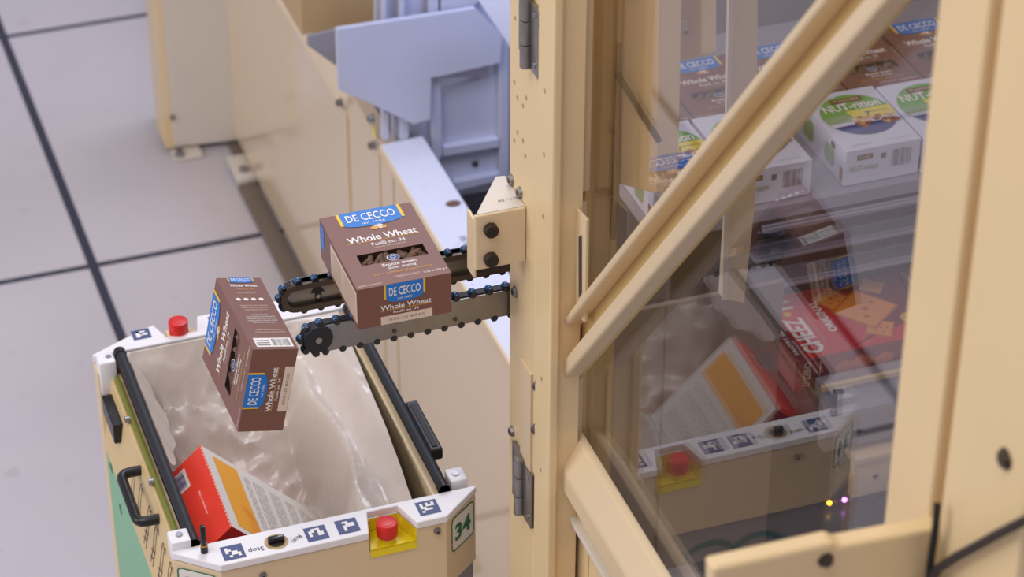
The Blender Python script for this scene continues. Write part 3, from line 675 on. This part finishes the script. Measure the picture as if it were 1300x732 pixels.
q = [at_x(x, y, .981) for x, y in ((735, 300), (739, 298), (739, 372), (735, 378))]; b.poly(YZ(.981), [(v.y, v.z) for v in q], 'shelf_dark', .0006); b.build('latch_plate', dr)
zt = 1.497; zb = 1.425
b = MB()
b.prism(Fr((0, 0, 0), (1, 0, 0), (0, 0, 1), (0, 1, 0)), [(.968, zb), (1.004, zb), (1.004, zt + .004), (.992, zt + .004), (.968, zb + .035)], 1.667, 2.588, 'beige', .004)
b.build('lower_rail', dr)
b = MB(); b.box((.990, 1.667, 1.373), (1.004, 2.60, 1.424), 'beige', .002); b.box((.980, 1.667, 1.366), (.992, 2.588, 1.374), 'white_leg', .001); b.build('lower_trim', dr)
b = MB(); b.box((.996, 1.667, .25), (1.006, 2.572, 1.372), 'beige_warm', .001); b.box((.9955, 2.50, .25), (.9962, 2.503, 1.372), 'tan', 0); b.build('lower_panel', dr)
b = MB(); b.box((1.0100, 1.667, 1.46), (1.0145, 2.560, 3.2), 'clear_panel', 0); o = b.build('clear_pane', dr); lbl(o, 'clear plastic pane with reflections')
# brace, plane X about .985, from the post foot up towards the viewer
A = Vector((0, 2.586, 1.596)); B_ = Vector((0, 1.68, 2.698)); dd = (B_ - A).normalized(); nn = Vector((0, dd.z, -dd.y))
if nn.z < 0: nn = -nn
fbx = Fr((.99, A.y, A.z), dd, nn, (-1, 0, 0)); Lb = (B_ - A).length
b = MB(); h2 = .031
b.prism(fbx, [(-.03, -h2), (Lb, -h2), (Lb, h2), (.02, h2)], -.008, -.004, 'channel_shade', .0005)
b.prism(fbx, [(.02, h2 - .011), (Lb, h2 - .011), (Lb, h2), (.03, h2)], -.006, .022, 'beige', .004)
b.prism(fbx, [(-.025, -h2), (Lb, -h2), (Lb, -h2 + .020), (-.008, -h2 + .020)], -.006, .022, 'beige', .004)
b.build('brace', dr)
# front post
fp = empty('enclosure_post', (1.0, 1.55, 0), 'blurred beige enclosure post nearest the camera at the right edge', 'post')
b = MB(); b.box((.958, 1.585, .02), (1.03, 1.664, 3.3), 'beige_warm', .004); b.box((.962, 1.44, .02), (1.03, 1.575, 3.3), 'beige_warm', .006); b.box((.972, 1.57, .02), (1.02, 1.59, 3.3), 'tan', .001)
b.build('upright', fp)
q = at_x(1277, 582, .962); bolt(fp, q, (-1, 0, 0), .008, m='dark_steel')
b = MB(); b.prism(XZ(1.57), ypoly([(905, 722), (1058, 688), (1066, 693), (1240, 660), (1330, 640), (1330, 780), (905, 800)], 1.57), -.02, 0, 'beige_warm', .004); b.build('cross_beam', fp)
q = at_y(1048, 710, 1.57); bolt(fp, (q.x, 1.57, q.z), (0, -1, 0), .006, m='dark_steel')
b = MB(); pts = [at_x(x, y, .952) for x, y in ((1170, 760), (1190, 722), (1215, 706), (1245, 690), (1270, 676), (1310, 656), (1340, 645))]; b.tube(pts, .0045, 'ink_dark', 10); tag(b.build('cable'), 'dark cable curving across the front corner post at the lower right', 'cable')
b = MB(); pts = [at_x(x, y, .950) for x, y in ((1176, 780), (1180, 720), (1188, 668), (1190, 640))]; b.tube(pts, .0035, 'black', 10); tag(b.build('cable'), 'thin black cable running up beside the front corner post at the bottom', 'cable')

# ------------------------------------------------------------------ inside the enclosure
ic = empty('inner_column', (1.08, 2.5, 1.9), 'beige column behind the clear pane, next to the hinged post', 'column')
b = MB()
def xq(X, pts): return [(lambda p: (p.y, p.z))(at_x(x, y, X)) for x, y in pts]
b.prism(YZ(1.05), xq(1.05, [(744, -300), (840, -300), (832, 246), (780, 232), (742, 225)]), -.03, 0, 'beige_warm', .002); b.build('upright', ic)
b = MB(); b.prism(YZ(1.04), xq(1.04, [(744, -300), (786, -300), (779, 250), (764, 432), (744, 440)]), -.008, 0, 'inner_shade_tan', .001)
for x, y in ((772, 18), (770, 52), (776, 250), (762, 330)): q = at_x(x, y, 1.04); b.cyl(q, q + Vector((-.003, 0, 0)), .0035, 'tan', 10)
lbl(b.build('shaded_side', ic), 'side face of the inner post, its shade painted in dark tan')
b = MB(); b.cyl(at_x(775, 157, 1.038), at_x(775, 157, 1.038) + Vector((-.004, 0, 0)), .010, 'tan', 20); b.build('plug', ic)
b = MB(); b.prism(YZ(1.12), xq(1.12, [(836, -300), (892, -300), (890, 70), (838, 84)]), -.02, 0, 'beige_warm', .002); b.build('side_plate', ic)
b = MB(); b.prism(YZ(1.119), xq(1.119, [(862, 25), (873, 25), (873, 40), (862, 40)]), 0, .002, 'white_plastic', .0003)
for x in (863, 872): q = at_x(x, 41, 1.118); b.cyl(q, q + Vector((-.003, 0, 0)), .002, 'black', 8)
b.build('sensor', ic)
b = MB(); pts = [at_x(x, y, 1.04) for x, y in ((784, 95), (795, 112), (812, 140), (828, 165), (836, 178))]; b.tube(pts, .0042, 'dark_steel', 8); tag(b.build('cable'), 'grey brown cable slanting across the column behind the clear pane', 'cable')
hp = MB(); P0 = at_y(930, 0, 2.9); P1 = at_y(963, 0, 2.9)
hp.prism(XZ(2.9), ypoly([(933, -300), (966, -300), (960, 250), (945, 385), (918, 380), (926, 250)], 2.9), -.02, 0, 'beige', .002)
hp.prism(XZ(2.9), ypoly([(931, -300), (936, -300), (922, 380), (916, 380)], 2.9), 0, .003, 'white_leg', .0005)
tag(hp.build('hanging_bar'), 'narrow beige bar hanging in front of the pasta boxes inside the enclosure', 'bar')
# shelf
sh = empty('slatted_shelf', (1.7, 3.1, 1.1), 'grey slatted storage shelf inside the enclosure under the snack and pasta boxes', 'shelf')
b = MB(); b.box((1.318, 3.075, 1.41), (2.45, 3.62, 1.4345), 'shelf_slat', .002); b.build('deck', sh)
for (ya, yb, z) in ((3.066, 3.074, 1.40), (3.088, 3.133, 1.33), (3.103, 3.154, 1.262)):
    b = MB(); b.box((1.50, ya, z - .008), (2.45, yb, z), 'shelf_slat', .003); b.box((1.50, ya + .004, z), (2.45, ya + .009, z + .004), 'shelf_slat', .0012); b.box((1.50, yb - .012, z), (2.45, yb - .007, z + .003), 'shelf_slat', .001); b.build('slat', sh)

b = MB(); b.box((1.525, 2.95, 1.12), (2.45, 3.62, 1.1415), 'shelf_dark', .002); b.box((1.40, 3.19, 1.1415), (2.45, 3.21, 1.409), 'shelf_dark', .002); b.build('lower_deck', sh)
b = MB(); b.box((1.56, 2.948, 1.1425), (2.45, 2.968, 1.170), 'grey_band', .001); b.box((1.56, 2.940, 1.160), (2.45, 2.948, 1.170), 'beige', .001); b.build('edge_strip', sh)
b = MB(); b.prism(YZ(1.56), [(2.948, 1.158), (2.93, 1.128), (2.922, 1.124), (2.93, 1.12), (2.948, 1.12)], -.89, 0, 'shelf_slat', 0); b.box((1.56, 2.92, 1.055), (2.45, 2.945, 1.122), 'grey_band', .002)
b.box((1.61, 2.90, 1.027), (2.45, 2.945, 1.043), 'beige', .002); b.box((1.61, 2.905, .960), (2.45, 2.92, 1.028), 'beige', .001)
for x in (1.65, 1.70, 1.76): b.cyl((x, 2.905, .995), (x, 2.9035, .995), .005, 'dark_steel', 12)
for x in (1.62, 1.74): b.cyl((x, 2.92, 1.085), (x, 2.9185, 1.085), .005, 'dark_steel', 12)
b.build('front_frame', sh)
b = MB(); b.box((1.40, 1.2, .81), (2.9, 3.6, .83), 'floor_shade', .002); b.box((1.07, 1.2, .81), (1.40, 2.84, .83), 'floor_shade', .002)
b2 = MB(); b2.box((1.12, 2.98, .83), (1.50, 2.99, 1.36), 'inner_grey', .002); b2.box((1.30, 2.975, .83), (1.303, 2.98, 1.36), 'shelf_dark', 0); b2.build('inner_partition', mc)
tag(b.build('floor_shade_tray'), 'dark grey tray put in for the shaded floor of the enclosure', 'tray')
lb = MB(); q = at_z(1064, 636, .832); lb.box((q.x - .03, q.y - .012, .83), (q.x + .03, q.y + .012, .842), 'shelf_dark', .001)
o = tag(lb.build('indicator_board'), 'small board with an amber and a violet light on the dark tray put in for the shaded floor', 'indicator light')
for (x, y, m) in ((1053, 638, 'led_amber'), (1072, 634, 'led_violet')):
    q = at_z(x, y, .845); b = MB(); b.ball(q, .0042, m); l_ = b.build('indicator_lamp', o); lbl(l_, 'amber light' if 'amber' in m else 'violet light')
# rear interior wall
b = MB(); b.box((1.52, 3.75, .8), (3.4, 3.78, 3.2), 'grey_band', .002); b.build('inner_panel', mc)
# pasta boxes on the shelf
x0 = 1.4665 - .1365; labels = ['pasta box at the left end of the shelf row, half behind the inner column', 'pasta box on the shelf between the inner column and the hanging bar', 'pasta box on the shelf directly right of the hanging bar', 'pasta box on the shelf mostly hidden behind the diagonal brace', 'pasta box on the shelf right of the brace', 'pasta box at the right end of the shelf row by the blurred post']
for k in range(6):
    c = copy_tree(near); c.matrix_basis = Matrix.Translation((x0 + .1355 * k, 3.262 + .004 * (k % 3), 1.4345)); c['label'] = labels[k]; c['group'] = 'pasta boxes on the inner shelf'
# snack boxes
def nut_box():
    w_, d, h = .1294, .176, .064
    o = bpy.data.objects.new('snack_box', None); COL.objects.link(o)
    b = MB(); b.prism(XY(), [(0, 0), (w_, 0), (w_, d), (0, d)], 0, h, 'nut_card', .0012)
    T = XY(h); cx, cy, ra, rb = w_ * .52, d * .56, w_ * .47, d * .36
    b.ell(T, cx, cy, ra, rb, 'p_green', .0004, 40)
    def chord(y0, y1, m, off, x0=-1, x1=1, tilt=0):
        P = []
        for k in range(13):
            t = y0 + (y1 - y0) * k / 12; P.append((min(x1, math.sqrt(max(0, 1 - t * t))), t))
        for k in range(13):
            t = y1 + (y0 - y1) * k / 12; P.append((max(x0, -math.sqrt(max(0, 1 - t * t))), t))
        b.poly(T, [(cx + p[0] * ra, cy + (p[1] + tilt * p[0]) * rb) for p in P], m, off)
    chord(-.32, .22, 'p_lime', .0008, x0=-.25); chord(-.30, .05, 'p_sage', .0009, x1=-.2)
    chord(-1, -.30, 'nut_card', .0010); chord(-1, -.45, 'p_navy', .0012, x0=-.98)
    random.seed(5)
    for k in range(34):
        a, c = random.uniform(-.25, .85), random.uniform(-.62, -.16)
        b.ell(T, cx + a * ra, cy + c * rb, .0055, .0042, random.choice(('p_nut', 'p_nut', 'p_nut2', 'p_gold')), .0016 + k * .00003, 10)
    b.rect(T, cx - .028, cy + rb * .62, cx + .028, cy + rb * .84, 'p_plaque', .0009); b.textw(T, 'PLANTERS', cx, cy + rb * .73, .044, .006, 'p_nut2', .01, .0013)
    b.textw(T, 'NUT-rition', cx, cy + rb * .42, .098, .022, 'p_white', .025, .0014)
    b.text(T, '7', cx + ra * .25, cy - rb * .06, .018, 'ink_green', .02, off=.0014)
    b.textw(T, 'WHOLESOME NUT MIX', cx + ra * .55, cy + rb * .02, .034, .004, 'ink_green', off=.0014)
    for k in range(2): b.textw(T, 'NET WT 7.5 OZ (212g)' if k else 'HEART HEALTHY MIX', w_ * (.25 + .5 * k), d * .07, .034, .003, 'ink_grey')
    E_ = Fr((0, 0, 0), (1, 0, 0), (0, 0, 1), (0, -1, 0))
    b.rect(E_, w_ * .15, h * .68, w_ * .36, h * .83, 'p_plaque'); b.textw(E_, 'PLANTERS', w_ * .255, h * .755, .020, .004, 'p_nut2', off=.0008)
    b.textw(E_, 'NUT-rition', w_ * .25, h * .46, .050, .011, 'p_sage', .02)
    b.rect(E_, w_ * .47, h * .62, w_ * .54, h * .78, 'ink_grey')
    for k in range(18): b.rect(E_, w_ * .62 + k * .0019, h * .34, w_ * .62 + k * .0019 + random.choice((.0006, .0011)), h * .82, 'ink_grey')
    L_ = Fr((0, d, 0), (0, -1, 0), (0, 0, 1), (-1, 0, 0))
    b.poly(L_, rr(d * .12, h * .2, d * .34, h * .75, .008), 'p_sage'); b.poly(L_, rr(d * .58, h * .2, d * .78, h * .7, .008), 'p_sage'); b.ell(L_, d * .74, h * .8, .008, .006, 'p_plaque', .0008); b.rect(L_, d * .90, h * .1, d * .96, h * .45, 'p_nut', .0006)
    b.build('carton', o, local=True); return o
nb = nut_box()
spots = [((1.3205, 3.088), 'white and green nut snack box half cut off by the inner column'), ((1.457, 3.088), 'white and green nut snack box crossed by the diagonal brace'), ((1.646, 3.091), 'white and green nut snack box just right of the brace, its left side showing'), ((1.779, 3.084), 'white and green nut snack box beside the blurred right post')]
for k, ((x, y), t) in enumerate(spots):
    c = nb if k == 0 else copy_tree(nb); c.matrix_basis = Matrix.Translation((x, y, 1.4355)); tag(c, t, 'snack box', 'nut snack boxes on the inner shelf')
# cracker boxes
def cracker_box():
    L, W_, h = .256, .178, .060       # L along X (height of pack, top to the left), W along Y
    o = bpy.data.objects.new('cracker_box', None); COL.objects.link(o)
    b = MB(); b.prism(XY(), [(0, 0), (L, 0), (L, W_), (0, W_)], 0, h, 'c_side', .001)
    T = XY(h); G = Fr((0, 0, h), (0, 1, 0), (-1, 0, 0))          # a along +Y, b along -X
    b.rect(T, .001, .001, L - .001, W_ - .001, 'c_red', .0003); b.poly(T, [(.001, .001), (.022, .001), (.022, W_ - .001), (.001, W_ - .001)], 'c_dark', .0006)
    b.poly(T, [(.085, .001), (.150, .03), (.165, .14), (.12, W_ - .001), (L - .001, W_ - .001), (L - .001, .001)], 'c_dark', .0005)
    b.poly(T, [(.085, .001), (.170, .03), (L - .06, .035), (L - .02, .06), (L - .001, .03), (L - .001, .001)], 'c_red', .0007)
    b.textw(G, 'PANTRY SIZE | 75% MORE*', W_ * .52, -.010, W_ * .86, .010, 'p_white', .02, .001)
    b.textw(G, 'CHEEZ', W_ * .34, -.041, W_ * .56, .034, 'p_white', .035, .001); b.textw(G, 'IT', W_ * .86, -.041, W_ * .19, .034, 'p_white', .035, .001); b.ell(G, W_ * .69, -.040, .0065, .0065, 'p_yellow', .0012)
    b.textw(G, 'ORIGINAL', W_ * .56, -.092, W_ * .50, .015, 'p_white', .03, .0012)
    b.textw(G, 'BAKED SNACK CRACKERS', W_ * .45, -.067, W_ * .5, .003, 'p_gold', 0, .001)
    def crk(cx, cy, s, ang, off, m='c_orange'):
        P = []; n = 9
        for e in range(4):
            for k in range(n * 2):
                t = -1 + 2 * k / (n * 2); r = 1 + (.05 if k % 2 else 0)
                x, y = ((t, -r), (r, t), (-t, r), (-r, -t))[e]; P.append((cx + s * (x * math.cos(ang) - y * math.sin(ang)), cy + s * (x * math.sin(ang) + y * math.cos(ang))))
        b.poly(T, P, 'c_toast', off); b.poly(T, [(cx + (p[0] - cx) * .9, cy + (p[1] - cy) * .9) for p in P], m, off + .0003)
        b.ell(T, cx, cy, s * .16, s * .13, 'c_toast', off + .0006, 12)
        for k in range(5): a = ang + k * 1.25; b.ell(T, cx + s * .55 * math.cos(a), cy + s * .55 * math.sin(a), s * .14, s * .10, random.choice(('p_gold', 'c_toast')), off + .0006, 9)
    crk(.125, .140, .024, .5, .0009); crk(.205, .152, .018, .9, .0010, 'p_gold'); crk(.165, .040, .021, 1.0, .0011); crk(.165, .096, .040, .65, .0016)
    b.ell(T, .222, .052, .0135, .0135, 'p_yellow', .0012); b.text(T, '100% REAL', .222, .055, .0042, 'ink_dark', off=.0015); b.text(T, 'CHEESE', .222, .049, .0042, 'ink_dark', off=.0015)
    E_ = Fr((0, 0, 0), (1, 0, 0), (0, 0, 1), (0, -1, 0))
    b.textw(Fr((0, 0, 0), (0, 0, -1), (1, 0, 0), (0, -1, 0)), 'CHEEZ-IT', -h * .5, .02, h * .8, .012, 'p_tan', .02); b.rect(E_, .042, .006, .0435, h - .008, 'p_tan')
    for cx, s in ((.085, .015), (.115, .020), (.155, .016)):
        b.poly(E_, [(cx + s * 1.2 * math.cos(math.radians(a + 20)), h * .5 + s * .95 * math.sin(math.radians(a + 20))) for a in range(0, 360, 72)], 'c_toast', .0006)
    b.build('carton', o, local=True); return o
cb = cracker_box(); tops = []
for k, (x, y, t) in enumerate(((1.529, 2.977, 'red cracker box lying flat on the lower shelf in full view behind the pane'), (1.791, 2.982, 'red cracker box lying flat beside the blurred right post, partly cut off'))):
    c = cb if k == 0 else copy_tree(cb); c.matrix_basis = Matrix.Translation((x, y, 1.142)); tag(c, t, 'cracker box', 'cracker boxes on the lower inner shelf')
b = MB(); pts = [at_z(x, y, .84) for x, y in ((1046, 580), (1075, 600), (1105, 625), (1140, 655), (1168, 672))]; b.tube(pts, .006, 'black', 8); tag(b.build('cable'), 'black cable lying slantwise on the dark tray put in for the shaded floor behind the pane', 'cable')
for m in bpy.data.meshes:
    if hasattr(m, 'set_sharp_from_angle') and any(p.use_smooth for p in m.polygons): m.set_sharp_from_angle(angle=math.radians(40))
